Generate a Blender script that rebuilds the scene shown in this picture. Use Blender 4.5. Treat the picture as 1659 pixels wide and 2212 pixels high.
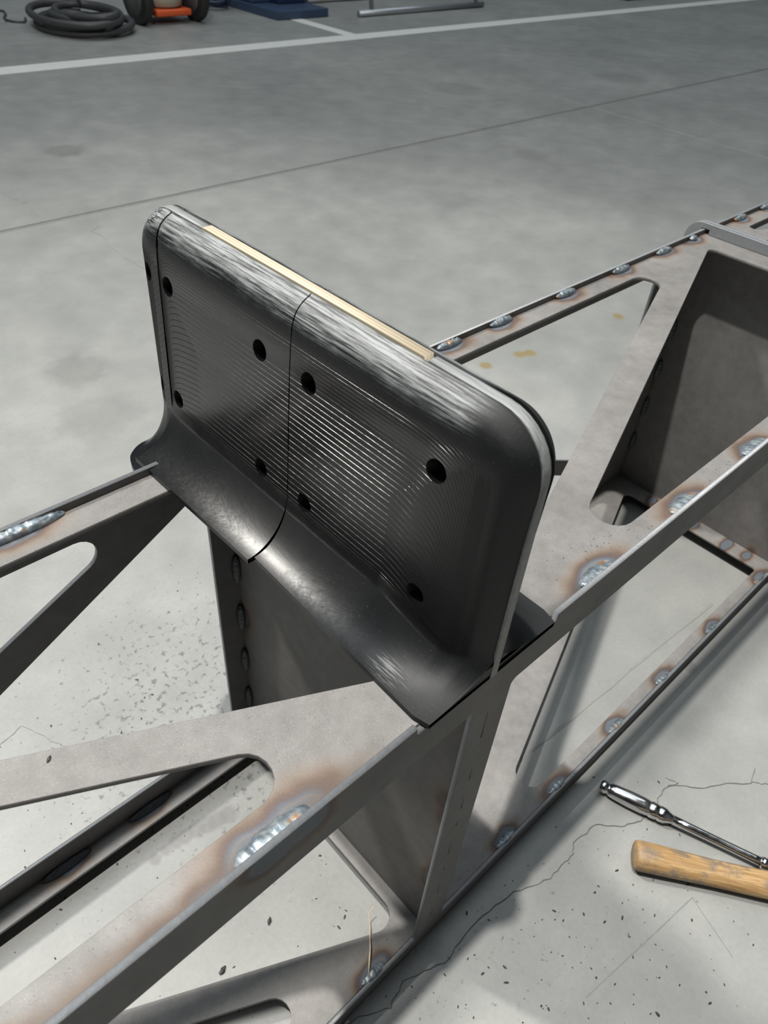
import bpy, bmesh, math, random
from mathutils import Vector, Matrix, noise

for o in list(bpy.data.objects):
    bpy.data.objects.remove(o, do_unlink=True)
SC = bpy.context.scene
COL = SC.collection
random.seed(7)

# ------------------------------------------------------------------ camera
F_PX = 1597.84
cam_d = bpy.data.cameras.new('camera')
cam = bpy.data.objects.new('camera', cam_d)
COL.objects.link(cam)
cam_d.sensor_fit = 'HORIZONTAL'
cam_d.sensor_width = 36.0
cam_d.lens = F_PX / 1659.0 * 36.0
cam_d.clip_start = 0.02
Rr = Vector((0.73017645, -0.68016496, 0.06494592))
Rd = Vector((-0.41893753, -0.52076702, -0.74383671))
Rf = Vector((0.53975336, 0.51592377, -0.66519845))
m = Matrix((Rr, -Rd, -Rf)).transposed().to_4x4()
m.translation = Vector((-0.2643, -0.15611, 0.95))
cam.matrix_world = m
cam_d.dof.use_dof = True
cam_d.dof.focus_distance = 0.62
cam_d.dof.aperture_fstop = 20.0
SC.camera = cam

# ------------------------------------------------------------------ world, sun, exposure
wd = bpy.data.worlds.new('world')
SC.world = wd
wd.use_nodes = True
wb = wd.node_tree.nodes['Background']
wb.inputs[0].default_value = (0.80, 0.90, 1.0, 1)
wb.inputs[1].default_value = 0.5

def light(name, typ, energy, col, loc, aim):
    d = bpy.data.lights.new(name, typ)
    d.energy = energy
    d.color = col
    o = bpy.data.objects.new(name, d)
    COL.objects.link(o)
    o.location = loc
    o.rotation_euler = (Vector(aim) - Vector(loc)).to_track_quat('-Z', 'Y').to_euler()
    return o
# hard beam slanting down on the work place from high up in the hall
BEAM = Vector((.30, -.72, -1.0)).normalized()
AIM = Vector((.30, .15, 0))
hard = light('beam_light', 'SPOT', 7400, (1.0, .960, .895), AIM - BEAM * 15.0, AIM)
hard.data.shadow_soft_size = .42
hard.data.spot_size = math.radians(24)
hard.data.spot_blend = 1.0
# bare work lamp hanging above the frame, out of the picture
lamp = light('work_lamp', 'POINT', 540, (1.0, .96, .90), (-.42, .232, 3.6), (0, 0, 0))
lamp.data.shadow_soft_size = .035
# wide overhead area light, added as soft ambient fill
fill_l = light('overhead_fill', 'AREA', 1250, (.86, .95, 1.0), (2.0, 4.5, 12.3), (2.0, 4.5, 0))
fill_l.data.shape = 'RECTANGLE'
fill_l.data.size = 20
fill_l.data.size_y = 10

vs = SC.view_settings
vs.view_transform = 'Standard'
vs.look = 'None'
vs.gamma = 1.0
vs.use_curve_mapping = False
vs.exposure = 0.0

# ------------------------------------------------------------------ node helpers
class NT:
    def __init__(s, name):
        s.mat = bpy.data.materials.new(name)
        s.mat.use_nodes = True
        s.t = s.mat.node_tree
        s.b = s.t.nodes['Principled BSDF']
        s.tc = None
    def n(s, typ, **kw):
        x = s.t.nodes.new(typ)
        for k, v in kw.items():
            setattr(x, k, v)
        return x
    def put(s, sock, v):
        if isinstance(v, bpy.types.NodeSocket):
            s.t.links.new(v, sock)
        elif v is not None:
            if sock.type == 'RGBA' and not isinstance(v, (int, float)) and len(v) == 3:
                v = (*v, 1)
            sock.default_value = v
    def set(s, **kw):
        for k, v in kw.items():
            s.put(s.b.inputs[k.replace('_', ' ')], v)
        return s
    def co(s):
        if s.tc is None:
            s.tc = s.n('ShaderNodeTexCoord')
        return s.tc.outputs['Object']
    def mapv(s, scale=(1, 1, 1), loc=(0, 0, 0), rot=(0, 0, 0), v=None):
        x = s.n('ShaderNodeMapping')
        s.put(x.inputs[0], v if v is not None else s.co())
        x.inputs[1].default_value = loc
        x.inputs[2].default_value = rot
        x.inputs[3].default_value = scale
        return x.outputs[0]
    def noise(s, scale, detail=3, rough=.55, v=None, dist=0):
        x = s.n('ShaderNodeTexNoise')
        s.put(x.inputs['Vector'], v if v is not None else s.co())
        x.inputs['Scale'].default_value = scale
        x.inputs['Detail'].default_value = detail
        x.inputs['Roughness'].default_value = rough
        x.inputs['Distortion'].default_value = dist
        return x.outputs['Fac']
    def voro(s, scale, v=None, feature='F1', out='Distance', rnd=1.0):
        x = s.n('ShaderNodeTexVoronoi', feature=feature)
        s.put(x.inputs['Vector'], v if v is not None else s.co())
        x.inputs['Scale'].default_value = scale
        x.inputs['Randomness'].default_value = rnd
        return x.outputs[out]
    def rng(s, v, a, b, c=0, d=1, smooth=False):
        x = s.n('ShaderNodeMapRange')
        if smooth:
            x.interpolation_type = 'SMOOTHSTEP'
        s.put(x.inputs['Value'], v)
        for i, k in zip(('From Min', 'From Max', 'To Min', 'To Max'), (a, b, c, d)):
            x.inputs[i].default_value = k
        return x.outputs[0]
    def mth(s, op, a, b=None, c=None):
        x = s.n('ShaderNodeMath', operation=op)
        s.put(x.inputs[0], a)
        if b is not None:
            s.put(x.inputs[1], b)
        if c is not None:
            s.put(x.inputs[2], c)
        return x.outputs[0]
    def ramp(s, fac, stops):
        x = s.n('ShaderNodeValToRGB')
        el = x.color_ramp.elements
        while len(el) > 1:
            el.remove(el[-1])
        el[0].position = stops[0][0]
        el[0].color = (*stops[0][1], 1)
        for p, c in stops[1:]:
            e = el.new(p)
            e.color = (*c, 1)
        s.put(x.inputs[0], fac)
        return x.outputs[0]
    def mix(s, f, a, b, blend='MIX'):
        x = s.n('ShaderNodeMix', data_type='RGBA', blend_type=blend)
        s.put(x.inputs[0], f)
        s.put(x.inputs[6], a)
        s.put(x.inputs[7], b)
        return x.outputs[2]
    def bump(s, h, strength=.3, dist=.001, nrm=None):
        x = s.n('ShaderNodeBump')
        s.put(x.inputs['Height'], h)
        x.inputs['Strength'].default_value = strength
        x.inputs['Distance'].default_value = dist
        if nrm is not None:
            s.put(x.inputs['Normal'], nrm)
        return x.outputs[0]
    def axis(s, a, v=None):
        x = s.n('ShaderNodeSeparateXYZ')
        s.put(x.inputs[0], v if v is not None else s.co())
        return x.outputs[a]
    def spot(s, p, scale=(1, 1, 1), v=None):
        """distance from the point p, coordinates scaled"""
        mp = s.n('ShaderNodeVectorMath', operation='SUBTRACT')
        s.put(mp.inputs[0], v if v is not None else s.co())
        mp.inputs[1].default_value = p
        ml = s.n('ShaderNodeVectorMath', operation='MULTIPLY')
        s.t.links.new(mp.outputs[0], ml.inputs[0])
        ml.inputs[1].default_value = scale
        ln = s.n('ShaderNodeVectorMath', operation='LENGTH')
        s.t.links.new(ml.outputs[0], ln.inputs[0])
        return ln.outputs['Value']

def simple(name, col, rough=.5, metal=0, var=.15, scale=40, bump=0, spec=None):
    k = NT(name)
    n = k.noise(scale, 4)
    c2 = tuple(min(1, x * (1 + var)) for x in col)
    c1 = tuple(x * (1 - var) for x in col)
    k.set(Base_Color=k.mix(n, c1, c2), Roughness=rough, Metallic=metal)
    if bump:
        k.set(Normal=k.bump(k.noise(scale * 6, 3), bump, .001))
    if spec is not None:
        k.b.inputs['Specular IOR Level'].default_value = spec
    return k.mat

# ------------------------------------------------------------------ mesh helpers
def link(name, me, mat=None, parent=None, smooth=False):
    o = bpy.data.objects.new(name, me)
    COL.objects.link(o)
    if mat:
        if me.materials:
            me.materials[0] = mat
        else:
            me.materials.append(mat)
    if parent:
        o.parent = parent
    if smooth:
        for p in me.polygons:
            p.use_smooth = True
    return o

def tag(o, label, cat, group=None, kind=None):
    o['label'] = label
    o['category'] = cat
    if group:
        o['group'] = group
    if kind:
        o['kind'] = kind
    return o

def thing(name, label, cat, loc=(0, 0, 0), rz=0, group=None):
    o = bpy.data.objects.new(name, None)
    o.empty_display_size = .05
    COL.objects.link(o)
    o.location = loc
    o.rotation_euler = (0, 0, rz)
    return tag(o, label, cat, group)

def bm_mesh(bm, name='m'):
    bmesh.ops.recalc_face_normals(bm, faces=bm.faces)
    me = bpy.data.meshes.new(name)
    bm.to_mesh(me)
    bm.free()
    return me

def box_me(x0, x1, y0, y1, z0, z1, bev=0, seg=2):
    bm = bmesh.new()
    bmesh.ops.create_cube(bm, size=1)
    for v in bm.verts:
        v.co = Vector((x0 + (v.co.x + .5) * (x1 - x0), y0 + (v.co.y + .5) * (y1 - y0), z0 + (v.co.z + .5) * (z1 - z0)))
    if bev:
        bmesh.ops.bevel(bm, geom=bm.edges[:], offset=bev, segments=seg, affect='EDGES', profile=.5)
    return bm_mesh(bm)

def tube_me(pts, r, seg=10, closed=False, caps=True):
    """swept tube; r a number or a list of radii"""
    pts = [Vector(p) for p in pts]
    n = len(pts)
    rs = r if isinstance(r, (list, tuple)) else [r] * n
    bm = bmesh.new()
    rings = []
    up = None
    for i, p in enumerate(pts):
        if closed:
            t = (pts[(i + 1) % n] - pts[i - 1]).normalized()
        else:
            t = (pts[min(i + 1, n - 1)] - pts[max(i - 1, 0)]).normalized()
        if up is None:
            up = t.orthogonal().normalized()
        up = (up - t * up.dot(t)).normalized()
        s = t.cross(up)
        rings.append([bm.verts.new(p + (up * math.cos(a) + s * math.sin(a)) * rs[i]) for a in [2 * math.pi * k / seg for k in range(seg)]])
    for i in range(n if closed else n - 1):
        A, B = rings[i], rings[(i + 1) % n]
        for k in range(seg):
            bm.faces.new((A[k], A[(k + 1) % seg], B[(k + 1) % seg], B[k]))
    if caps and not closed:
        bm.faces.new(rings[0][::-1])
        bm.faces.new(rings[-1])
    return bm_mesh(bm)

def lathe_me(prof, seg=32, axis='Z'):
    """prof: list of (r, h) from bottom to top, closed with caps"""
    bm = bmesh.new()
    rings = []
    for r, h in prof:
        ring = []
        for k in range(seg):
            a = 2 * math.pi * k / seg
            p = (r * math.cos(a), r * math.sin(a), h)
            if axis == 'X':
                p = (p[2], p[0], p[1])
            elif axis == 'Y':
                p = (p[0], p[2], p[1])
            ring.append(bm.verts.new(p))
        rings.append(ring)
    for A, B in zip(rings, rings[1:]):
        for k in range(seg):
            bm.faces.new((A[k], A[(k + 1) % seg], B[(k + 1) % seg], B[k]))
    bm.faces.new(rings[0][::-1])
    bm.faces.new(rings[-1])
    return bm_mesh(bm)

def rpoly(pts, n=8):
    """polygon with rounded corners; pts = (x, y, radius)"""
    out = []
    N = len(pts)
    for i in range(N):
        x, y, r = pts[i]
        P = Vector((x, y))
        if r <= 0:
            out.append(P)
            continue
        a = (Vector(pts[i - 1][:2]) - P)
        b = (Vector(pts[(i + 1) % N][:2]) - P)
        a.normalize()
        b.normalize()
        ang = a.angle(b)
        d = r / math.tan(ang / 2)
        bis = (a + b).normalized()
        c = P + bis * (r / math.sin(ang / 2))
        s, e = P + a * d - c, P + b * d - c
        tot = s.angle_signed(e)
        for k in range(n + 1):
            th = -tot * k / n
            q = Vector((s.x * math.cos(th) - s.y * math.sin(th), s.x * math.sin(th) + s.y * math.cos(th)))
            out.append(c + q)
    return out

def plate(name, outer, holes, thick, to3d, mat, parent, bev=.0004):
    """flat plate with cut-outs from 2D outlines; to3d maps (u, v, w) to a point, w from 0 to thick"""
    cu = bpy.data.curves.new('outline', 'CURVE')
    cu.dimensions = '2D'
    cu.fill_mode = 'BOTH'
    cu.extrude = max(thick / 2 - bev, 1e-5)
    cu.bevel_depth = bev
    cu.bevel_resolution = 0
    cu.offset = -bev
    for loop in [outer] + list(holes):
        sp = cu.splines.new('POLY')
        sp.points.add(len(loop) - 1)
        for p, q in zip(sp.points, loop):
            p.co = (q[0], q[1], 0, 1)
        sp.use_cyclic_u = True
    tmp = bpy.data.objects.new('outline', cu)
    COL.objects.link(tmp)
    dg = bpy.context.evaluated_depsgraph_get()
    me = bpy.data.meshes.new_from_object(tmp.evaluated_get(dg))
    bpy.data.objects.remove(tmp, do_unlink=True)
    bpy.data.curves.remove(cu)
    for v in me.vertices:
        v.co = to3d(v.co.x, v.co.y, v.co.z + thick / 2)
    bm = bmesh.new()
    bm.from_mesh(me)
    bmesh.ops.remove_doubles(bm, verts=bm.verts, dist=1e-6)
    bmesh.ops.recalc_face_normals(bm, faces=bm.faces)
    bm.to_mesh(me)
    bm.free()
    me.materials.clear()
    return link(name, me, mat, parent)

# ------------------------------------------------------------------ main dimensions (metres)
W = 0.3422          # frame width, near face y = 0, far face y = W
H = 0.535           # top edge of the side plates
HT = 0.528          # top face of the top plate
ZB = 0.030          # top face of the bottom plate
T = 0.005           # plate thickness
B1, B2 = 0.0315, 0.940   # bulkhead planes (middle)

# ------------------------------------------------------------------ materials: floor
def mat_concrete():
    k = NT('polished_concrete')
    big = k.noise(1.1, 4, .6)
    mid = k.noise(9, 5, .62)
    fine = k.noise(160, 3, .6)
    v = k.mth('ADD', k.mth('MULTIPLY', big, .5), k.mth('ADD', k.mth('MULTIPLY', mid, .35), k.mth('MULTIPLY', fine, .15)))
    col = k.ramp(v, [(.30, (.175, .180, .175)), (.5, (.240, .245, .237)), (.68, (.315, .317, .304))])
    # dark grit stains with soft ragged edges, denser near the frame
    dv = k.mapv((1, 1, 1))
    near = k.rng(k.spot((.02, .42, 0), (1.0, 1.0, 1)), .08, .50, 1, 0, True)
    near2 = k.rng(k.spot((-.02, -.1, 0), (.7, 1.4, 1)), .05, .5, .62, 0, True)
    dens = k.mth('MAXIMUM', near, near2)
    sp = k.noise(105, 3, .6, dv, .1)
    thr = k.mth('SUBTRACT', .765, k.mth('MULTIPLY', dens, .225))
    m1 = k.rng(k.mth('SUBTRACT', sp, thr), 0, .11, 0, .8, True)
    col = k.mix(m1, col, (.085, .085, .08))
    sp2 = k.noise(330, 2, .5)
    thr2 = k.mth('SUBTRACT', .80, k.mth('MULTIPLY', dens, .07))
    m2 = k.rng(k.mth('SUBTRACT', sp2, thr2), 0, .04, 0, .8, True)
    col = k.mix(m2, col, (.05, .05, .047))
    # oil marks and rust drops
    nz = k.noise(30, 3)
    def stain(p, rad, sc, c, f):
        nonlocal col
        d = k.mth('ADD', k.spot(p, sc), k.mth('MULTIPLY', k.mth('SUBTRACT', nz, .5), rad * .8))
        col = k.mix(k.rng(d, rad * .45, rad, f, 0, True), col, c)
    for p in ((1.085, .824, 0), (1.20, .806, 0), (1.23, .795, 0), (1.606, .775, 0)):
        stain(p, .022, (1, 1, 1), (.21, .155, .045), .75)
    for p, r, f in (((.973, 2.91, 0), .10, .45), ((.286, 1.393, 0), .09, .35), ((.236, 1.194, 0), .11, .25),
                    ((1.9, 1.7, 0), .12, .2), ((2.6, 1.9, 0), .1, .25), ((.638, -.005, 0), .016, .4),
                    ((3.2, 2.9, 0), .2, .3), ((4.4, 2.6, 0), .2, .3)):
        stain(p, r, (1, 1, 1), (.12, .12, .115), f)
    for i in range(8):
        f = i / 7
        stain((-.156 + .1 * f, .286 - .012 * f + .006 * math.sin(3 * f), 0), .010 + .007 * f, (1, 1, 1), (.15, .145, .14), .7)
    rough = k.rng(k.noise(5, 4, .6), .3, .7, .38, .50)
    bp = k.bump(k.noise(120, 4, .6), .10, .002)
    k.set(Base_Color=col, Roughness=rough, Normal=bp)
    k.b.inputs['Specular IOR Level'].default_value = .5
    return k.mat

M_CONC = mat_concrete()
M_JOINT = simple('joint_filler', (.17, .172, .168), .7, 0, .2, 60)
M_CRACK = simple('crack_dark', (.10, .10, .095), .9, 0, .3, 80)  # flat dark tone of the cracks themselves
M_LINE = simple('white_road_paint', (.62, .62, .60), .5, 0, .12, 25)
M_SCR_SHADE = simple('scratch_shade_grey', (.22, .22, .21), .7, 0, .2, 80)  # grey for scratches, faint cracks and the painted shadow line

# ------------------------------------------------------------------ floor
floor = link('floor', box_me(-22, 16, -7, 14, -.12, -.004), M_JOINT)
floor['kind'] = 'structure'
floor['label'] = 'grey polished concrete floor of the workshop'
for x0, x1 in ((-22, 3.587), (3.595, 16)):
    for y0, y1 in ((-7, 2.257), (2.283, 5.43), (5.45, 14)):
        link('floor_slab', box_me(x0, x1, y0, y1, -.1, 0, .002, 1), M_CONC, floor)
link('painted_line', box_me(-22, 16, 4.155, 4.30, -.001, .0012), M_LINE, floor)
link('painted_line', box_me(3.60, 3.705, 4.30, 7.5, -.001, .0012), M_LINE, floor)

def strip(pts, w, name, mat, z=.0007, jit=.0, sub=6):
    """thin flat ribbon on the floor along a ragged polyline"""
    P = []
    for a, b in zip(pts, pts[1:]):
        for k in range(sub):
            f = k / sub
            P.append(Vector((a[0] + (b[0] - a[0]) * f + random.uniform(-jit, jit), a[1] + (b[1] - a[1]) * f + random.uniform(-jit, jit), z)))
    P.append(Vector((*pts[-1], z)))
    bm = bmesh.new()
    prev = None
    for i, p in enumerate(P):
        t = (P[min(i + 1, len(P) - 1)] - P[max(i - 1, 0)]).normalized()
        s = Vector((-t.y, t.x, 0)) * w * random.uniform(.5, 1.1) / 2
        a, b = bm.verts.new(p + s), bm.verts.new(p - s)
        if prev:
            bm.faces.new((prev[0], a, b, prev[1]))
        prev = (a, b)
    return link(name, bm_mesh(bm), mat, floor)

strip([(-.16, .03), (-.097, -.001), (-.046, -.024), (-.020, -.015), (.029, -.034), (.091, -.029), (.15, -.039), (.20, -.058), (.242, -.06), (.259, -.051),
       (.303, -.057), (.33, -.083), (.364, -.098), (.392, -.094), (.423, -.091), (.463, -.127), (.521, -.168), (.537, -.187), (.62, -.25)], .0013, 'floor_crack', M_CRACK, jit=.0018)
strip([(.423, -.091), (.44, -.10), (.434, -.083)], .0010, 'floor_crack', M_CRACK, jit=.0012)
strip([(.521, -.168), (.547, -.162)], .0010, 'floor_crack', M_CRACK, jit=.001)
strip([(.45, 3.0), (.597, 2.6), (.627, 2.451), (.599, 2.285)], .006, 'floor_crack', M_SCR_SHADE, jit=.01)
strip([(.766, 2.255), (.697, 2.121), (.671, 1.885), (.72, 1.7)], .0045, 'floor_crack', M_SCR_SHADE, jit=.01)
strip([(-.30, .62), (-.24, .56), (-.20, .57), (-.17, .50), (-.12, .44)], .0012, 'floor_crack', M_SCR_SHADE, jit=.002)
strip([(.315, -.192), (.124, -.166)], .0012, 'floor_scratch_shade', M_SCR_SHADE, jit=.0002)
strip([(.315, -.192), (.29, -.26)], .0009, 'floor_scratch_shade', M_SCR_SHADE, jit=.0002)
strip([(.40, -.30), (.30, -.33)], .0012, 'floor_scratch_shade', M_SCR_SHADE, jit=.0002)
strip([(.794, .0392), (.5866, .0536), (.4126, .0626), (.2974, .0711)], .0055, 'floor_scratch_shade', M_SCR_SHADE, jit=.0006)  # thin cast shadow line, painted on the floor as a ribbon

# the hall: ceiling and walls, all outside the picture
M_ROOF = simple('roof_sheet_grey', (.17, .175, .18), .8, 0, .08, 3)
M_WALL = simple('wall_cladding', (.15, .155, .16), .7, 0, .08, 3)
def shell(name, label, *b):
    o = link(name, box_me(*b), M_ROOF if name == 'ceiling' else M_WALL)
    o['kind'] = 'structure'
    o['label'] = label
shell('ceiling', 'grey sheet ceiling of the hall', -22, 16, -7, 14, 12.5, 12.7)
shell('wall_left', 'grey clad hall wall at the left end', -22.2, -22, -7, 14, -.1, 12.7)
shell('wall_right', 'grey clad hall wall at the right end', 16, 16.2, -7, 14, -.1, 12.7)
shell('wall_back', 'grey clad hall wall beyond the machines', -22.2, 16.2, 14, 14.2, -.1, 12.7)
shell('wall_front', 'grey clad hall wall behind the viewer', -22.2, 16.2, -7.2, -7, -.1, 12.7)

# ------------------------------------------------------------------ materials: steel
def mat_steel(name, welds=(), zsc=1.0, dark=1.0, bloom_shade=False, cut=None, size=.05):
    """hot rolled sheet: mottled grey, fine pits; heat colours around the weld points"""
    k = NT(name)
    v = k.mth('ADD', k.mth('MULTIPLY', k.noise(7, 4, .6), .55), k.mth('MULTIPLY', k.noise(60, 4, .65), .45))
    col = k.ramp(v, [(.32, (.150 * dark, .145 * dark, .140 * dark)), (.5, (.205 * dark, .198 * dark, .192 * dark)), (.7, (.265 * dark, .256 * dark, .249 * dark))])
    pit = k.rng(k.noise(620, 3, .6), .62, .70, 0, .55, True)
    col = k.mix(pit, col, (.085 * dark, .078 * dark, .072 * dark))
    pale = k.rng(k.noise(1100, 2, .6), .58, .72, 0, .45, True)
    col = k.mix(pale, col, (.40 * dark, .385 * dark, .375 * dark))
    rough = k.rng(k.noise(14, 3), .3, .7, .54, .70)
    if welds:
        d = None
        wob = k.noise(30, 1.5)
        for p in welds:
            s = p[3] if len(p) > 3 else size
            one = k.spot(p[:3], (.62 / s, 1.25 / s, .8 * zsc / s))
            d = one if d is None else k.mth('MINIMUM', d, one)
        d = k.mth('ADD', d, k.mth('MULTIPLY', k.mth('SUBTRACT', wob, .5), .6))
        tint = k.ramp(d, [(0.0, (.10, .12, .14)), (.24, (.085, .11, .135)), (.31, (.13, .12, .12)), (.36, (.07, .09, .12)), (.44, (.07, .05, .048)), (.54, (.095, .055, .032)), (.68, (.16, .11, .075)), (.86, (.19, .155, .125)), (1.0, (.17, .16, .15))])
        f = k.ramp(d, [(0, (1, 1, 1)), (.50, (.9, .9, .9)), (.75, (.42, .42, .42)), (1.0, (0, 0, 0))])
        col = k.mix(f, col, tint)
    if bloom_shade:   # dark heat bloom and painted shade along the near edge
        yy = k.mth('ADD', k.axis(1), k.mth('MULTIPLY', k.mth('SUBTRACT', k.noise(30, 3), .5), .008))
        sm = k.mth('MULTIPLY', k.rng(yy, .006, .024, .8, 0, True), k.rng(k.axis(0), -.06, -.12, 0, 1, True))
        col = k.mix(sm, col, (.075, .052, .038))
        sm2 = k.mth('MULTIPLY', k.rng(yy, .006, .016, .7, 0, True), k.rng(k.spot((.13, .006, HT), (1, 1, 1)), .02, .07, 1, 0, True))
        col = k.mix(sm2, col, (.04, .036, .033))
    if cut is not None:   # bright laser-cut edges
        geo = k.n('ShaderNodeNewGeometry')
        ny = k.mth('ABSOLUTE', k.axis(cut, geo.outputs['Normal']))
        em = k.mth('LESS_THAN', ny, .5)
        col = k.mix(em, col, k.mix(k.noise(300, 2), (.14, .15, .165), (.22, .23, .24)))
        rough = k.mth('SUBTRACT', rough, k.mth('MULTIPLY', em, .18))
    b = k.bump(k.noise(620, 3, .6), .25, .0006)
    k.set(Base_Color=col, Roughness=rough, Metallic=.15, Normal=b)
    return k.mat

FAR_W = [-.31, -.165, .335, .428, .561, .692, .808, .893, .968, 1.051, 1.148, 1.26, 1.38]
FAR_L = {-.31: .055, -.165: .075}
NEAR_W = [.163, .300, .437, .58, .72]
BOT_W = [-.045, .18, .290, .43, .558, .712, .885]

def top_welds():
    w = [(x, W - .008, HT, .030) for x in FAR_W]
    w += [(x, .006, HT, .036) for x in NEAR_W]
    w += [(-.172 + k * .014, .007, HT, .040) for k in range(3)] + [(-.20, .002, HT, .030), (-.235, .000, HT, .026), (-.27, -.002, HT, .024), (-.335, .006, HT, .03)]
    return w

M_TOP = mat_steel('top_plate_steel', top_welds(), dark=.80, bloom_shade=True)
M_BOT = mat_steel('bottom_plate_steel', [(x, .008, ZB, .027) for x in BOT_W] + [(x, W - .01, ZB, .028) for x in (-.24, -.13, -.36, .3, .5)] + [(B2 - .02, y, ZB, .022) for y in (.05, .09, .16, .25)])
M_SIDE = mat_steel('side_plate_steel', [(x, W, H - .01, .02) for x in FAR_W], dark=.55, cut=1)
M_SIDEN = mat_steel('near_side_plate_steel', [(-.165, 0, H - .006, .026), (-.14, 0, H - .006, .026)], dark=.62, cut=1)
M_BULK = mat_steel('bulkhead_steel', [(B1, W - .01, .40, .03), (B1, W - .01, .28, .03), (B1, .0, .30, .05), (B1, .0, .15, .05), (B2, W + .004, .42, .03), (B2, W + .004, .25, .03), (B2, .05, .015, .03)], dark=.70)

def mat_weld():
    k = NT('weld_metal')
    n = k.noise(150, 4, .6)
    col = k.ramp(n, [(.3, (.09, .115, .14)), (.5, (.17, .205, .23)), (.72, (.30, .32, .32))])
    r = k.rng(k.noise(55, 3, .6), .60, .70, 0, .85, True)
    col = k.mix(r, col, (.33, .16, .055))
    k.set(Base_Color=col, Roughness=k.rng(n, .3, .7, .34, .5), Metallic=.5, Normal=k.bump(k.noise(260, 3), .25, .001))
    return k.mat
M_WELD = mat_weld()
M_WELD_SHADE = simple('shaded_weld_metal', (.055, .06, .066), .5, .3, .3, 150, .2)  # darker copy of the weld metal, shade put into the colour

# ------------------------------------------------------------------ the welded frame
FX0, FX1 = -.92, 1.86
frame = thing('bench_frame', 'long welded box frame of grey sheet steel with triangular cut-outs, lying across the floor', 'steel frame')

tri_A = rpoly([(.014, .3075, .004), (.014, .018, .004), (-.555, .3075, .02)])
tri_A = rpoly([(.014, .3085, .004), (.014, .020, .004), (-.57, .3085, .02)])
tri_B = rpoly([(-.075, .0275, .019), (-.63, .3085, .03), (-.86, .3085, .02), (-.86, .0275, .02)])
tri_C = rpoly([(.050, .3105, .005), (.050, .034, .005), (.797, .3105, .020)])
tri_D = rpoly([(.888, .3035, .012), (.888, .0255, .012), (.125, .0255, .020)])
tri_E = rpoly([(.975, .3095, .010), (1.79, .3095, .02), (1.79, .04, .02)])
tri_F = rpoly([(.975, .27, .015), (1.70, .0255, .02), (.975, .0255, .02)])
rect = lambda x0, x1, y0, y1: [Vector((x0, y0)), Vector((x1, y0)), Vector((x1, y1)), Vector((x0, y1))]
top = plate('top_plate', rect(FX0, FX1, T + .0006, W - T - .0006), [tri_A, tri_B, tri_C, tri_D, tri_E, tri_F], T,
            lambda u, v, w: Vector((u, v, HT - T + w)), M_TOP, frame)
bA = rpoly([(.014, .3135, .004), (.014, .021, .020), (-.585, .3135, .02)])
bB = rpoly([(-.072, .0275, .019), (-.65, .3135, .03), (-.86, .3135, .02), (-.86, .0275, .02)])
bC = rpoly([(.050, .3135, .01), (.050, .045, .01), (.775, .3135, .020)])
bD = rpoly([(.903, .300, .012), (.903, .0225, .006), (.165, .0225, .020)])
bot = plate('bottom_plate', rect(FX0, FX1, T + .0006, W - T - .0006), [bA, bB, bC, bD, tri_E, tri_F], T,
            lambda u, v, w: Vector((u, v, ZB - T + w)), M_BOT, frame)

# near side plate: ladder with posts; a shallow notch where the fin stands; fine slits in the post
NX0, NX1 = -.052, .096
near_out = [Vector(p) for p in ((FX0, .0), (FX1, .0), (FX1, H), (NX1, H), (NX1, HT - .001), (NX0, HT - .001), (NX0, H), (FX0, H))]
near_holes = [rpoly([(-.86, .0315, .006), (.0115, .0315, .004), (.0115, .4905, .002), (-.86, .4905, .006)]),
              rpoly([(.0545, .0315, .004), (.905, .0315, .004), (.905, .4905, .006), (.0545, .4905, .006)]),
              rpoly([(.975, .0315, .006), (1.79, .0315, .006), (1.79, .4905, .006), (.975, .4905, .006)])]
for z0, z1 in ((.435, .470), (.37, .388), (.318, .338), (.285, .294), (.226, .250), (.188, .196), (.13, .152), (.07, .088)):
    near_holes.append(rect(B1 - .0006, B1 + .0006, z0, z1))
near = plate('side_plate', near_out, near_holes, T, lambda u, v, w: Vector((u, w, v)), M_SIDEN, frame)

# far side plate: chords, posts and the two long braces of an inverted V
far_out = [Vector(p) for p in ((FX0, .0), (FX1, .0), (FX1, H), (.104, H), (.104, HT - .001), (-.036, HT - .001), (-.036, H), (FX0, H))]
far_holes = [rpoly([(-.052, .4905, .018), (-.86, .4905, .02), (-.86, .0865, .02)]),
             rpoly([(.0015, .487, .004), (.0015, .066, .006), (-.755, .066, .02)]),
             rpoly([(.0565, .470, .004), (.0565, .066, .006), (.82, .066, .01), (.82, .088, .004)]),
             rpoly([(.073, .4905, .018), (.82, .4905, .012), (.82, .1215, .015)]),
             rpoly([(1.0, .4905, .012), (1.70, .4905, .02), (1.0, .12, .02)]),
             rpoly([(1.79, .47, .012), (1.79, .066, .02), (1.03, .066, .02)])]
far = plate('side_plate', far_out, far_holes, T, lambda u, v, w: Vector((u, W - T + w, v)), M_SIDE, frame)

# bulkheads
def bulkhead(x, tongue):
    out = [(.0085, ZB), (W - .0085, ZB), (W - .0085, HT - T)]
    b = plate('bulkhead', rect(.0085, W - T - .0005, ZB, HT - T - .0005), [], T, lambda u, v, w: Vector((x - T / 2 + w, u, v)), M_BULK, frame)
    return b
for x in (-.88, B1, B2, 1.82):
    bulkhead(x, False)
# raised twin tongue above the second bulkhead, its round end hanging over the far side
for dx in (0.0, .009):
    tg = rpoly([(-.0, HT + .0005, 0), (-.0, HT + .0165, .015), (W + .026, HT + .0165, .026), (W + .026, HT - .045, .004), (W + .0012, HT - .045, .0), (W + .0012, HT + .008, 0), (W - .012, HT + .008, 0), (W - .012, HT + .0005, 0)])
    plate('tongue', tg, [], .0065, lambda u, v, w, dx=dx: Vector((B2 - .008 + dx + w, u, v)), M_SIDE, frame)

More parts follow.
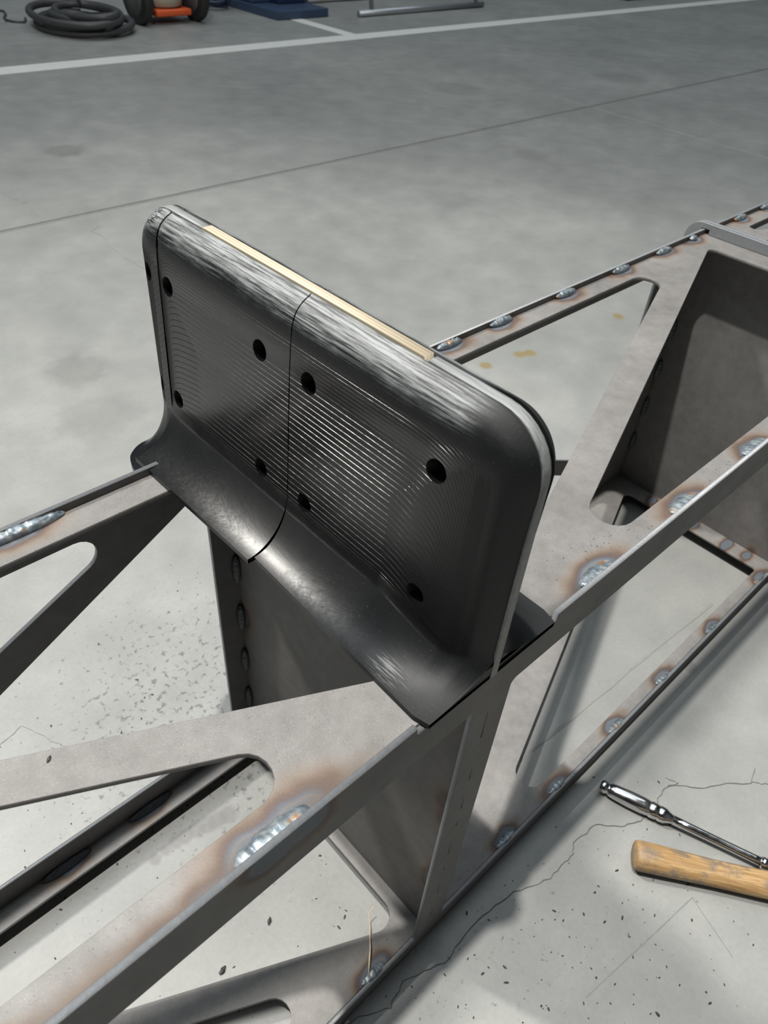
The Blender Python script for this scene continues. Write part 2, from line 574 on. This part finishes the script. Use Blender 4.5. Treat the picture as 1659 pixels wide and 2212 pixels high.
# weld beads
def bead(p0, p1, wd, ht, nrm, seed, name='weld_bead', lumps=5, mat=None):
    """wavy half-round bead between two points with overlapping ripples"""
    rnd = random.Random(seed)
    p0, p1, nrm = Vector(p0), Vector(p1), Vector(nrm).normalized()
    t = (p1 - p0).normalized()
    s = t.cross(nrm)
    L = (p1 - p0).length
    n, mseg = 40, 12
    bm = bmesh.new()
    rings = []
    for i in range(n + 1):
        f = i / n
        env = max(.02, math.sin(math.pi * min(max(f, .0), 1)) ** .42)
        ph = (f * lumps) % 1.0
        rip = .90 + .16 * math.sqrt(max(0, 1 - (2 * ph - 1) ** 2)) + rnd.uniform(-.04, .04)
        ring = []
        for j in range(mseg + 1):
            a = math.pi * j / mseg
            bow = -.18 * L / lumps * math.sin(a)
            q = p0 + t * (L * f + bow) + s * math.cos(a) * wd / 2 * env * (.9 + .1 * rip) + nrm * math.sin(a) * ht * env * rip
            q += nrm * (noise.noise(q * 300) * ht * .22) * math.sin(a)
            ring.append(bm.verts.new(q))
        rings.append(ring)
    for A, B in zip(rings, rings[1:]):
        for j in range(mseg):
            bm.faces.new((A[j], A[j + 1], B[j + 1], B[j]))
        bm.faces.new((A[0], B[0], B[mseg], A[mseg]))
    bm.faces.new(rings[0])
    bm.faces.new(rings[-1][::-1])
    return link(name, bm_mesh(bm), mat or M_WELD, frame, True)

N45 = (0, -.5, 1)
for i, x in enumerate(FAR_W):
    L = FAR_L.get(x, .042 if x not in (.893, .968) else .018)
    bead((x - L / 2, W - .0065, HT + .0012), (x + L / 2, W - .0065, HT + .0012), .0135, .0056, (0, -.25, 1), 20 + i)
for i, x in enumerate(NEAR_W):
    bead((x - .023, .0085, HT), (x + .023, .0085, HT), .018, .0042, (0, .30, 1), 60 + i)
bead((-.186, .0085, HT - .001), (-.131, .0085, HT - .001), .0175, .0052, (0, .30, 1), 90, lumps=4)
bead((-.37, .0085, HT - .001), (-.31, .0085, HT - .001), .0165, .005, (0, .25, 1), 91, lumps=4)
for i, x in enumerate(BOT_W):
    bead((x - .018, .0075, ZB - .001), (x + .018, .0075, ZB - .001), .012, .0032, (0, .3, 1), 110 + i)
for i, x in enumerate((-.24, -.13, -.36, .3, .5)):
    bead((x - .03, W - .009, ZB + .001), (x + .03, W - .009, ZB + .001), .014, .005, (0, -.6, 1), 130 + i, mat=M_WELD_SHADE)
for i, z in enumerate((.44, .36, .28, .20, .12)):
    bead((B1 - .006, W - .0085, z - .02), (B1 - .006, W - .0085, z + .02), .010, .004, (-1, -1, 0), 150 + i, mat=M_WELD_SHADE)
    bead((B2 - .006, W - .0085, z - .02), (B2 - .006, W - .0085, z + .02), .012, .005, (-1, -1, 0), 160 + i, mat=M_WELD_SHADE)

# spatter pearls around the welds
def spatter(name, spots, seed):
    rnd = random.Random(seed)
    bm = bmesh.new()
    for (x0, x1, y0, y1, z, n) in spots:
        for _ in range(n):
            r = rnd.choice((.0002, .0003, .0004, .0006)) * rnd.uniform(.8, 1.2)
            mt = Matrix.Translation((rnd.uniform(x0, x1), y0 + (y1 - y0) * rnd.random() ** 1.7, z + r * .4)) @ Matrix.Scale(r, 4)
            bmesh.ops.create_icosphere(bm, subdivisions=1, radius=1, matrix=mt)
    o = link(name, bm_mesh(bm), M_WELD, frame, True)
    o['kind'] = 'stuff'
    o['label'] = 'tiny bright weld spatter pearls'
spatter('weld_spatter', [(.12, .46, .010, .023, HT, 110), (.13, .215, .024, .05, HT, 40), (.07, .28, .012, .05, ZB, 90), (-.02, .02, .01, .04, ZB, 12)], 3)

# ------------------------------------------------------------------ the black printed fin
FC = .0205
FZ0, FZ1 = .5335, .7362
FY0, FY1 = -.002, .4012
FR = .036
T0 = .0048
E_TAB = [(0, T0), (.001, .0062), (.0022, .0090), (.0040, .0118), (.0057, .0140), (.008, .0163), (.0111, .0182), (.0145, .0196), (.0178, .0205), (.023, .0213), (.029, .0219), (.05, .0226), (.09, .0229)]
def e_fun(e):
    if e <= 0:
        return T0
    for (a, b), (c, d) in zip(E_TAB, E_TAB[1:]):
        if e <= c:
            return b + (d - b) * (e - a) / (c - a)
    return E_TAB[-1][1]
def out_top(y):
    r = FR
    for yy in ((y - FY0), (FY1 - y)):
        if yy < r:
            return FZ1 - r + math.sqrt(max(0, r * r - (r - yy) ** 2))
    return FZ1
def edge_d(y, z):
    dn, df, dt = y - FY0, FY1 - y, FZ1 - z
    for d in (dn, df):
        if d < FR and dt < FR:
            return FR - math.hypot(FR - d, FR - dt)
    return min(dn, df, dt)
RF = .047
def rf(y):
    t = min(1, max(0, (y - FY0) / .10))
    return .022 + (RF - .022) * t * t * (3 - 2 * t)
def fin_d(y, z, dbase, seams, z0=FZ0):
    e = edge_d(y, z)
    d = e_fun(e) + .040 * max(0, .707 - z) * min(1, max(0, e) / .03)
    t = min(1, max(0, (y - FY0) / .095))
    d -= .0036 * (1 - t) ** 3 * min(1, max(0, e) / .02)
    for s in seams:
        d -= .0009 * math.exp(-abs(y - s) / .006)
    h = z - z0
    r = rf(y)
    if h < r:
        q = 1 - h / r
        d += (dbase - d) * (1 - math.sqrt(max(0, 1 - q * q)))
    return d

def fin_panel(name, y0, y1, side, base0, base1, mat, seams=(), holes=(), gap=.00055, z0=FZ0, zlow=HT + .0008):
    """side -1 = towards the camera's left (front), +1 = back; base0/base1 = reach of the flared foot at y0 and y1"""
    ys = []
    a, b = y0 + (gap if y0 > FY0 else 0), y1 - (gap if y1 < FY1 else 0)
    n = max(10, int((b - a) / .0028))
    lin = [a + (b - a) * k / n for k in range(n + 1)]
    ys = sorted(set([round(q, 6) for q in lin] + [round(FY0 + .03 * (k / 16) ** 2, 6) for k in range(17) if a <= FY0 + .03 * (k / 16) ** 2 <= b]
                    + [round(FY1 - .03 * (k / 16) ** 2, 6) for k in range(17) if a <= FY1 - .03 * (k / 16) ** 2 <= b]
                    + [round(s + q, 6) for s in seams for q in (-.008, -.005, -.003, -.0015, .0015, .003, .005, .008) if a < s + q < b]))
    ss = [('l', 0)]
    ss += [('f', RF * (k / 22) ** 2) for k in range(23)]
    bm = bmesh.new()
    F, K = [], []
    for y in ys:
        zt = out_top(y)
        g = (y - y0) / (y1 - y0)
        db = base0 + (base1 - base0) * (g if base1 > .05 else 1 - math.sqrt(max(0, 1 - g * g)))
        zz = [zlow] + [z0 + rf(y) * (k / 22) ** 2 for k in range(23)]
        zs0 = z0 + rf(y)
        m1 = 34
        zz += [zs0 + (zt - .03 - zs0) * k / m1 for k in range(1, m1 + 1)]
        zz += [zt - .03 * (1 - k / 16) ** 2 for k in range(1, 17)]
        cf, ck = [], []
        for i, z in enumerate(zz):
            d = db if i == 0 else fin_d(y, z, db, seams, z0)
            tz = T0 - (T0 - .0014) * min(1, max(0, (.705 - z) / .05))
            cf.append(bm.verts.new((FC + side * max(d - (T0 - tz) * max(0, 1 - edge_d(y, z) / .012), tz + .0002), y, z)))
            ck.append(bm.verts.new((FC + side * tz * .98, y, z)))
        F.append(cf)
        K.append(ck)
    nz = len(F[0])
    for i in range(len(ys) - 1):
        for j in range(nz - 1):
            bm.faces.new((F[i][j], F[i + 1][j], F[i + 1][j + 1], F[i][j + 1]))
            bm.faces.new((K[i][j], K[i][j + 1], K[i + 1][j + 1], K[i + 1][j]))
        bm.faces.new((F[i][0], K[i][0], K[i + 1][0], F[i + 1][0]))
        bm.faces.new((F[i][-1], F[i + 1][-1], K[i + 1][-1], K[i][-1]))
    for i in (0, len(ys) - 1):
        for j in range(nz - 1):
            bm.faces.new((F[i][j], F[i][j + 1], K[i][j + 1], K[i][j]))
    me = bm_mesh(bm)
    o = link(name, me, mat, fin)
    if holes:
        bm = bmesh.new()
        for hy, hz in holes:
            mt = Matrix.Translation((FC + side * .03, hy, hz)) @ Matrix.Rotation(math.pi / 2, 4, 'Y')
            bmesh.ops.create_cone(bm, cap_ends=True, segments=28, radius1=.0079, radius2=.0079, depth=.0585, matrix=mt)
        cut = link('cut', bm_mesh(bm))
        md = o.modifiers.new('b', 'BOOLEAN')
        md.operation = 'DIFFERENCE'
        md.solver = 'EXACT'
        md.object = cut
        dg = bpy.context.evaluated_depsgraph_get()
        me2 = bpy.data.meshes.new_from_object(o.evaluated_get(dg))
        o.modifiers.clear()
        o.data = me2
        bpy.data.objects.remove(cut, do_unlink=True)
        me = me2
        me.materials.clear()
        me.materials.append(mat)
    for p in me.polygons:
        p.use_smooth = True
    try:
        me.set_sharp_from_angle(angle=math.radians(38))
    except Exception:
        pass
    return o

def mat_print(name, side):
    """black printed plastic: layer steps follow equal depth, sanded bright along the upper edge"""
    k = NT(name)
    x = k.axis(0)
    y = k.axis(1)
    z = k.axis(2)
    LH = .00021
    fr = k.mth('FRACT', k.mth('MULTIPLY', x, 1 / LH))
    fr = fr if side < 0 else k.mth('SUBTRACT', 1.0, fr)
    step = k.mth('MAXIMUM', k.rng(fr, 0, .09, 1, 0), k.rng(fr, .09, 1, 0, 1))
    # steps fade into smooth relief where the surface turns over
    rfy = k.rng(y, FY0, FY0 + .10, .022, .047, True)
    flat = k.rng(k.mth('SUBTRACT', k.mth('SUBTRACT', z, FZ0), k.mth('MULTIPLY', rfy, .62)), 0, .010, 0, 1, True)
    fade = k.mth('MULTIPLY', k.rng(z, .694, .716, 1, 0, True), k.rng(y, .006, .026, 0, 1, True))
    b1 = k.bump(k.mth('MULTIPLY', k.mth('MULTIPLY', step, fade), flat), 1.0, .0007)
    wob = k.noise(300, 2, .5, k.mapv((1, .35, 1)))
    b2 = k.bump(wob, .16, .0006, b1)
    # sanding
    st = k.noise(1.0, 6, .72, k.mapv((700, 22, 700)))
    bl = k.noise(28, 3)
    up = k.rng(k.mth('ADD', z, k.mth('ADD', k.mth('MULTIPLY', k.mth('SUBTRACT', st, .5), .016), k.mth('MULTIPLY', k.mth('SUBTRACT', bl, .5), .016))), .7155, .7300, 0, 1, True)
    nr = k.rng(k.mth('ADD', y, k.mth('MULTIPLY', k.mth('SUBTRACT', bl, .5), .03)), .032, .056, 0, 1, True)
    sand = k.mth('MULTIPLY', up, nr)
    sand = k.mth('MULTIPLY', sand, k.rng(st, .42, .58, .10, 1))
    base = k.mix(k.noise(90, 3), (.0048, .0055, .0062), (.0085, .0095, .0105))
    dust = k.rng(k.noise(900, 1, .5), .735, .79, 0, .3, True)
    base = k.mix(dust, base, (.25, .25, .24))
    col = k.mix(sand, base, (.25, .265, .27))
    # scuff on the foot close to the near end
    sc = k.spot((-.036, .045, .535), (95, 48, 60), k.co())
    scm = k.mth('MULTIPLY', k.rng(sc, .3, 1.1, 1, 0, True), k.rng(k.noise(1, 3, .6, k.mapv((900, 50, 300))), .5, .6, 0, 1))
    col = k.mix(scm, col, (.12, .125, .125))
    ro = k.mth('ADD', k.mth('MULTIPLY', up, .26), k.mth('ADD', k.rng(k.noise(14, 3), .3, .7, .0, .05), k.mth('ADD', k.rng(z, .556, .60, .28, .21), k.rng(y, .0, .07, .28, 0, True))))
    k.set(Base_Color=col, Roughness=ro, Normal=b2)
    # fine print lines run along y: the gloss spreads across them
    geo = k.n('ShaderNodeNewGeometry')
    cr = k.n('ShaderNodeVectorMath', operation='CROSS_PRODUCT')
    k.t.links.new(geo.outputs['Normal'], cr.inputs[0])
    cr.inputs[1].default_value = (0, 1, 0)
    k.t.links.new(cr.outputs[0], k.b.inputs['Tangent'])
    k.put(k.b.inputs['Anisotropic'], k.mth('MULTIPLY', k.rng(y, .02, .07, .2, .95), k.rng(flat, 0, 1, 1, .35)))
    k.b.inputs['Specular IOR Level'].default_value = .35
    return k.mat

fin = thing('divider_fin', 'upright black printed plastic divider fin with screw holes, standing across the steel frame', 'divider', (0, 0, 0))
M_PF = mat_print('printed_plastic_front', -1)
M_PB = mat_print('printed_plastic_back', 1)
S1, S2 = .1925, .3605
HZ = (.686, .584)
fp1 = fin_panel('front_panel', FY0, S1, -1, .0675, .0620, M_PF, (), [(.0555, z) for z in HZ] + [(.1725, z) for z in HZ])
fp2 = fin_panel('front_panel', S1, S2, -1, .0675, .0705, M_PF, (S2,), [(.2265, z) for z in HZ] + [(.3478, z) for z in HZ])
fp3 = fin_panel('front_panel', S2, FY1, -1, .0705, .0440, M_PF, (), [(.3815, z) for z in HZ], z0=.514, zlow=.508)
for a, b in ((FY0, S1), (S1, S2), (S2, FY1)):
    p = fin_panel('back_panel', a, b, 1, .0700, .0700, M_PB)
    for v in p.data.vertices:
        v.co.x += .0022 if v.co.x < FC + .02 else .0022

# core sheet between the halves, with a pale plywood strip let into its upper edge
def mat_core():
    k = NT('sanded_core')
    st = k.noise(1.0, 4, .6, k.mapv((500, 30, 200)))
    col = k.ramp(st, [(.3, (.14, .15, .15)), (.5, (.20, .21, .21)), (.7, (.28, .29, .29))])
    low = k.rng(k.axis(2), .55, .70, 0, 1)
    col = k.mix(low, k.mix(.6, col, (.13, .125, .115)), col)
    k.set(Base_Color=col, Roughness=.48)
    return k.mat
def mat_ply():
    k = NT('plywood_edge')
    x = k.axis(0)
    lay = k.ramp(k.rng(x, .0166, .0246), [(0, (0.437, 0.390, 0.289)), (.28, (0.452, 0.406, 0.320)), (.31, (0.260, 0.180, 0.100)), (.36, (0.260, 0.180, 0.100)), (.39, (0.452, 0.413, 0.335)), (.62, (0.452, 0.406, 0.328)), (.65, (0.290, 0.205, 0.120)), (.69, (0.290, 0.205, 0.120)), (.72, (0.452, 0.413, 0.328)), (1, (0.437, 0.390, 0.296))])
    g = k.noise(1, 4, .6, k.mapv((300, 25, 300)))
    col = k.mix(k.rng(g, .4, .7, 0, .35), lay, (.62, .48, .30))
    k.set(Base_Color=col, Roughness=.6)
    return k.mat
co = []
top_pts = rpoly([(FY0 - .0004, HT + .001, 0), (FY1 + .0004, HT + .001, 0), (FY1 + .0004, FZ1 + .0004, FR), (.3196, FZ1 + .0004, 0), (.3196, .716, 0), (.0880, .716, 0), (.0880, FZ1 + .0004, 0), (FY0 - .0004, FZ1 + .0004, FR)])
plate('core_sheet', top_pts, [], .0076, lambda u, v, w: Vector((.0166 + w, u, v)), mat_core(), fin, .0002)
plate('plywood_strip', rect(.0912, .3192, .7163, FZ1 + .0013), [], .0080, lambda u, v, w: Vector((.0166 + w, u, v)), mat_ply(), fin, .0003)

# ------------------------------------------------------------------ hammer and ratchet on the floor
def mat_wood():
    k = NT('worn_hickory')
    g = k.noise(1.0, 5, .65, k.mapv((14, 220, 220)), 1.0)
    col = k.ramp(g, [(.30, (.20, .105, .035)), (.45, (.31, .185, .075)), (.6, (.43, .285, .135)), (.75, (.52, .365, .19))])
    gr = k.rng(k.noise(38, 5, .65), .46, .62, 0, .8, True)
    col = k.mix(gr, col, (.16, .135, .11))
    endm = k.rng(k.axis(0), .0, .035, .7, 0, True)
    col = k.mix(k.mth('MULTIPLY', endm, k.rng(k.noise(60, 3), .3, .6)), col, (.17, .125, .085))
    k.set(Base_Color=col, Roughness=.5, Normal=k.bump(g, .35, .001))
    return k.mat
def loft_me(secs, seg=28):
    """sections along local X: (x, half width y, half height z, centre z)"""
    bm = bmesh.new()
    rings = []
    for x, a, b, cz in secs:
        rings.append([bm.verts.new((x, a * math.cos(t), cz + b * math.sin(t))) for t in [2 * math.pi * k / seg for k in range(seg)]])
    for A, B in zip(rings, rings[1:]):
        for k in range(seg):
            bm.faces.new((A[k], A[(k + 1) % seg], B[(k + 1) % seg], B[k]))
    bm.faces.new(rings[0][::-1])
    bm.faces.new(rings[-1])
    return bm_mesh(bm)
hx, hy = .2955, -.1135
ha = math.atan2(-.249 + .121, .391 - .300)
ham = thing('hammer', 'hammer with a worn wooden handle lying on the concrete next to the chrome wrench bar', 'hammer', (hx, hy, 0), ha)
secs = [(0, .0150, .0130, .0172), (.0015, .0178, .0152, .0172), (.006, .0192, .0166, .0172), (.03, .0188, .0162, .0168), (.06, .0178, .0152, .0160), (.10, .0168, .0142, .0155), (.16, .0172, .0142, .0165), (.22, .0165, .0138, .0190), (.27, .0155, .0130, .0205), (.345, .0150, .0120, .0215)]
link('handle', loft_me(secs), mat_wood(), ham, True)
M_IRON = simple('dark_forged_steel', (.16, .155, .15), .45, .7, .2, 60, .1)
hb = box_me(.300, .338, -.055, .045, .0005, .041, .006, 3)
link('head', hb, M_IRON, ham, True)

def mat_chrome():
    k = NT('chrome')
    k.set(Base_Color=k.mix(k.noise(70, 3), (.52, .52, .53), (.66, .66, .67)), Roughness=k.rng(k.noise(50, 3), .3, .7, .10, .24), Metallic=1.0, Normal=k.bump(k.noise(60, 3), .12, .002))
    return k.mat
M_CHR = mat_chrome()
ra = math.atan2(-.230 + .034, .417 - .348)
rat = thing('chrome_wrench', 'slim chrome wrench bar with a thicker ribbed grip, lying on the concrete beside the hammer', 'wrench', (.3455, -.0285, .0118), ra)
prof = [(.0030, 0), (.0072, .0008), (.0084, .003), (.0086, .008), (.0072, .0105), (.0070, .012), (.0088, .014), (.0100, .022), (.0112, .040), (.0113, .058), (.0108, .066), (.0098, .068), (.0110, .070), (.0108, .078), (.0096, .080), (.0107, .082), (.0104, .089), (.0088, .092), (.0066, .097), (.0064, .10)]
link('grip', lathe_me(prof, 32, 'X'), M_CHR, rat, True)
link('shank', lathe_me([(.0064, .099), (.0060, .12), (.0057, .16), (.0057, .205), (.0064, .213)], 24, 'X'), M_CHR, rat, True)
link('collar', lathe_me([(.0060, .2125), (.0078, .214), (.0078, .219), (.0066, .221), (.0068, .223), (.0068, .233), (.0050, .236)], 24, 'X'), M_CHR, rat, True)

# ------------------------------------------------------------------ straw and loose bits
M_STRAW = simple('pale_straw', (.62, .50, .36), .6, 0, .25, 200)
stw = link('straw', tube_me([(.0, .0565, ZB + .006), (-.007, .0563, ZB + .0035), (-.0095, .0555, ZB + .0012), (-.017, .0455, ZB + .0016), (-.025, .0365, ZB + .0012), (-.032, .028, ZB + .0018), (-.042, .0185, ZB + .0012), (-.052, .009, ZB + .0014)], [.0005, .0006, .0007, .0009, .0008, .0009, .0011, .0006], 7), M_STRAW, None, True)
tag(stw, 'thin pale kinked straw lying on the lower steel plate', 'straw')

M_CHIP = simple('black_flake', (.025, .024, .023), .6, 0, .4, 300)
def chip(x, y, s, seed, label, z=0.0):
    rnd = random.Random(seed)
    bm = bmesh.new()
    bmesh.ops.create_icosphere(bm, subdivisions=2, radius=1)
    a = rnd.uniform(0, 3)
    for v in bm.verts:
        q = v.co * (1 + .45 * noise.noise(v.co * 1.7 + Vector((seed, 0, 0))))
        q = Vector((q.x * s, q.y * s * .5, q.z * s * .28))
        v.co = Vector((q.x * math.cos(a) - q.y * math.sin(a), q.x * math.sin(a) + q.y * math.cos(a), q.z))
    zm = min(v.co.z for v in bm.verts)
    for v in bm.verts:
        v.co.z -= zm
    o = link('black_flake', bm_mesh(bm), M_CHIP, None)
    o.location = (x, y, z)
    return tag(o, label, 'debris', 'loose black flakes')
chip(-.164, .128, .0052, 1, 'biggest loose black flake on the floor below the near weld')
chip(-.094, .135, .0042, 4, 'narrow black flake on the floor beside the lower plate strip')
chip(.171, -.230, .0030, 9, 'small black flake on the floor at the lower right edge')
chip(-.2335, .1345, .0022, 13, 'tiny black crumb lying on the upper steel brace', HT)
# scattered grit, far too much to count
rnd = random.Random(11)
bm = bmesh.new()
for (cx, cy, sx, sy, n) in ((.0, .50, .22, .10, 130), (-.05, .14, .10, .06, 60), (.05, -.09, .12, .05, 120), (.15, -.18, .12, .06, 110), (.35, -.22, .1, .08, 40), (-.25, .33, .1, .06, 60)):
    for _ in range(n):
        x, y = rnd.gauss(cx, sx), rnd.gauss(cy, sy)
        if -.006 < y < .012 or .33 < y < .35 or abs(x - B1) < .01:
            continue
        r = rnd.choice((.0005, .0006, .0008, .0010, .0013, .0019))
        mt = Matrix.Translation((x, y, r * .25)) @ Matrix.Rotation(rnd.uniform(0, 6.3), 4, 'Z') @ Matrix.Diagonal((r * rnd.uniform(.7, 1.9), r * .7, r * .35, 1))
        bmesh.ops.create_icosphere(bm, subdivisions=1, radius=1, matrix=mt)
gr = link('floor_grit', bm_mesh(bm), M_CHIP)
tag(gr, 'fine black grit strewn over the floor around the frame', 'grit', None, 'stuff')

# ------------------------------------------------------------------ background things
M_RUB = simple('black_rubber', (.018, .018, .019), .55, 0, .2, 30)
M_RIM = simple('grey_rim', (.09, .09, .095), .45, 0, .15, 30)
M_HOSE = simple('dark_hose', (.045, .047, .05), .5, 0, .2, 40)
M_ORG = simple('orange_plastic', (.62, .10, .025), .4, 0, .1, 20)
M_TANK = simple('cream_tank', (.36, .335, .27), .45, 0, .06, 8)
M_NAVY = simple('navy_paint', (.012, .026, .075), .4, 0, .15, 20)
M_NAVY2 = simple('blue_grey_paint', (.035, .06, .11), .45, 0, .15, 20)
M_GALV = simple('galvanised_tube', (.36, .38, .41), .4, .6, .12, 40)

cart = thing('tank_cart', 'black wheeled vacuum cart with a cream tank and orange tray', 'cart', (2.72, 5.10, 0))
for sx, r in ((-.20, .155), (.215, .155)):
    tyre = lathe_me([(r - .05, -.032), (r - .012, -.032), (r, -.022), (r, .022), (r - .012, .032), (r - .05, .032)], 40, 'X')
    w = link('wheel', tyre, M_RUB, cart, True)
    w.location = (sx, -.02, r)
    rim = link('rim', lathe_me([(.03, -.038), (r - .052, -.034), (r - .046, 0), (r - .052, .034), (.03, .038)], 32, 'X'), M_RIM, w, True)
link('axle', tube_me([(-.19, -.02, .155), (.205, -.02, .155)], .012), M_RIM, cart, True)
link('tray', box_me(-.115, .145, -.10, .20, .045, .085, .012, 3), M_ORG, cart, True)
tk = link('tank', lathe_me([(.10, 0), (.125, .012), (.13, .05), (.13, .40), (.118, .43), (.10, .44)], 36), M_TANK, cart, True)
tk.location = (.01, .04, .086)
link('motor_head', lathe_me([(.135, .527), (.14, .54), (.135, .62), (.10, .68), (.04, .69)], 36), M_RUB, cart, True).location = (.01, .04, 0)
for sx in (-.14, .165):
    link('side_bar', tube_me([(sx, .16, .05), (sx, .17, .5), (sx, .22, .95)], .012), M_RUB, cart, True)
link('handle_bar', tube_me([(-.14, .22, .95), (.165, .22, .95)], .013), M_RUB, cart, True)

# vacuum hose: one long tube coiled on the floor
pts = []
rnd = random.Random(5)
for i in range(0, 150):
    a = i * .21 + 1.0
    turn = a / (2 * math.pi)
    rx = .235 + .05 * math.sin(turn * 2.3) - .01 * turn
    ry = .28 + .05 * math.cos(turn * 1.7)
    z = .022 + .028 * turn * .62 + .012 * math.sin(a * 1.3)
    pts.append(Vector((2.11 + .03 * math.sin(turn * 3) + rx * math.cos(a), 5.04 + .06 * math.cos(turn * 2.1) + ry * math.sin(a), z)))
pts += [pts[-1] + Vector((-.012 * k, .025 * k, .04 * k)) for k in range(1, 12)]
hose = link('vacuum_hose', tube_me(pts, .021, 10), M_HOSE, None, True)
tag(hose, 'thick black hose coiled in loops on the floor beside the tank cart', 'hose')

cab = link('power_cable', tube_me([(1.75, 5.95, .006), (1.86, 5.84, .006), (1.905, 5.74, .006), (1.875, 5.64, .006), (1.82, 5.53, .006), (1.80, 5.45, .006), (1.82, 5.385, .006), (1.87, 5.35, .006), (1.90, 5.40, .006), (1.93, 5.47, .006)], .0075, 8), M_HOSE, None, True)
tag(cab, 'thin dark cable running left from the hose coil', 'cable')

mach = thing('machine_stand', 'navy blue machine column on a broad flat foot plate', 'machine', (3.7, 5.25, 0))
link('foot_plate', box_me(-.215, .255, -.36, .40, 0, .055, .006, 2), M_NAVY2, mach)
link('column', box_me(-.02, .235, -.12, .36, .055, 1.25, .01, 2), M_NAVY, mach)
link('side_panel', box_me(-.19, -.02, -.02, .36, .055, .75, .01, 2), M_NAVY2, mach)

bp = []
for i in range(70):
    a = i * .42
    bp.append((3.33 + (.10 + .02 * math.sin(i * .23)) * math.cos(a), 5.46 + (.09 + .02 * math.cos(i * .31)) * math.sin(a), .012 + .0012 * i + .008 * math.sin(i * .9)))
bc = link('cable_bundle', tube_me(bp, .009, 7), simple('blue_cable', (.03, .045, .09), .5, 0, .2, 30), None, True)
tag(bc, 'small bundle of dark blue cable between the cart and the navy machine', 'cable')

rack = thing('tube_trestle', 'light grey steel tube trestle standing behind the white floor line', 'trestle', (4.9, 4.815, 0))
link('foot_tube', tube_me([(-.72, -.01, .022), (.72, .01, .022)], .022, 14), M_GALV, rack, True)
for x in (-.58, .62):
    link('leg', tube_me([(x, .0, .03), (x - .10, .06, .95)], .017, 12), M_GALV, rack, True)
link('rear_foot_tube', tube_me([(-.72, .62, .022), (.72, .64, .022)], .022, 14), M_GALV, rack, True)
for x in (-.58, .62):
    link('leg', tube_me([(x, .63, .03), (x - .10, .10, .95)], .017, 12), M_GALV, rack, True)
link('top_tube', tube_me([(-.80, .08, .95), (.62, .08, .95)], .022, 14), M_GALV, rack, True)

m2 = thing('floor_machine', 'dark navy machine base at the upper right, cut by the picture edge', 'machine', (7.85, 4.95, 0))
link('foot_plate', box_me(-.30, .30, -.34, .30, 0, .05, .006, 2), M_NAVY, m2)
link('column', box_me(-.2, .2, -.2, .2, .05, 1.2, .01, 2), M_NAVY, m2)
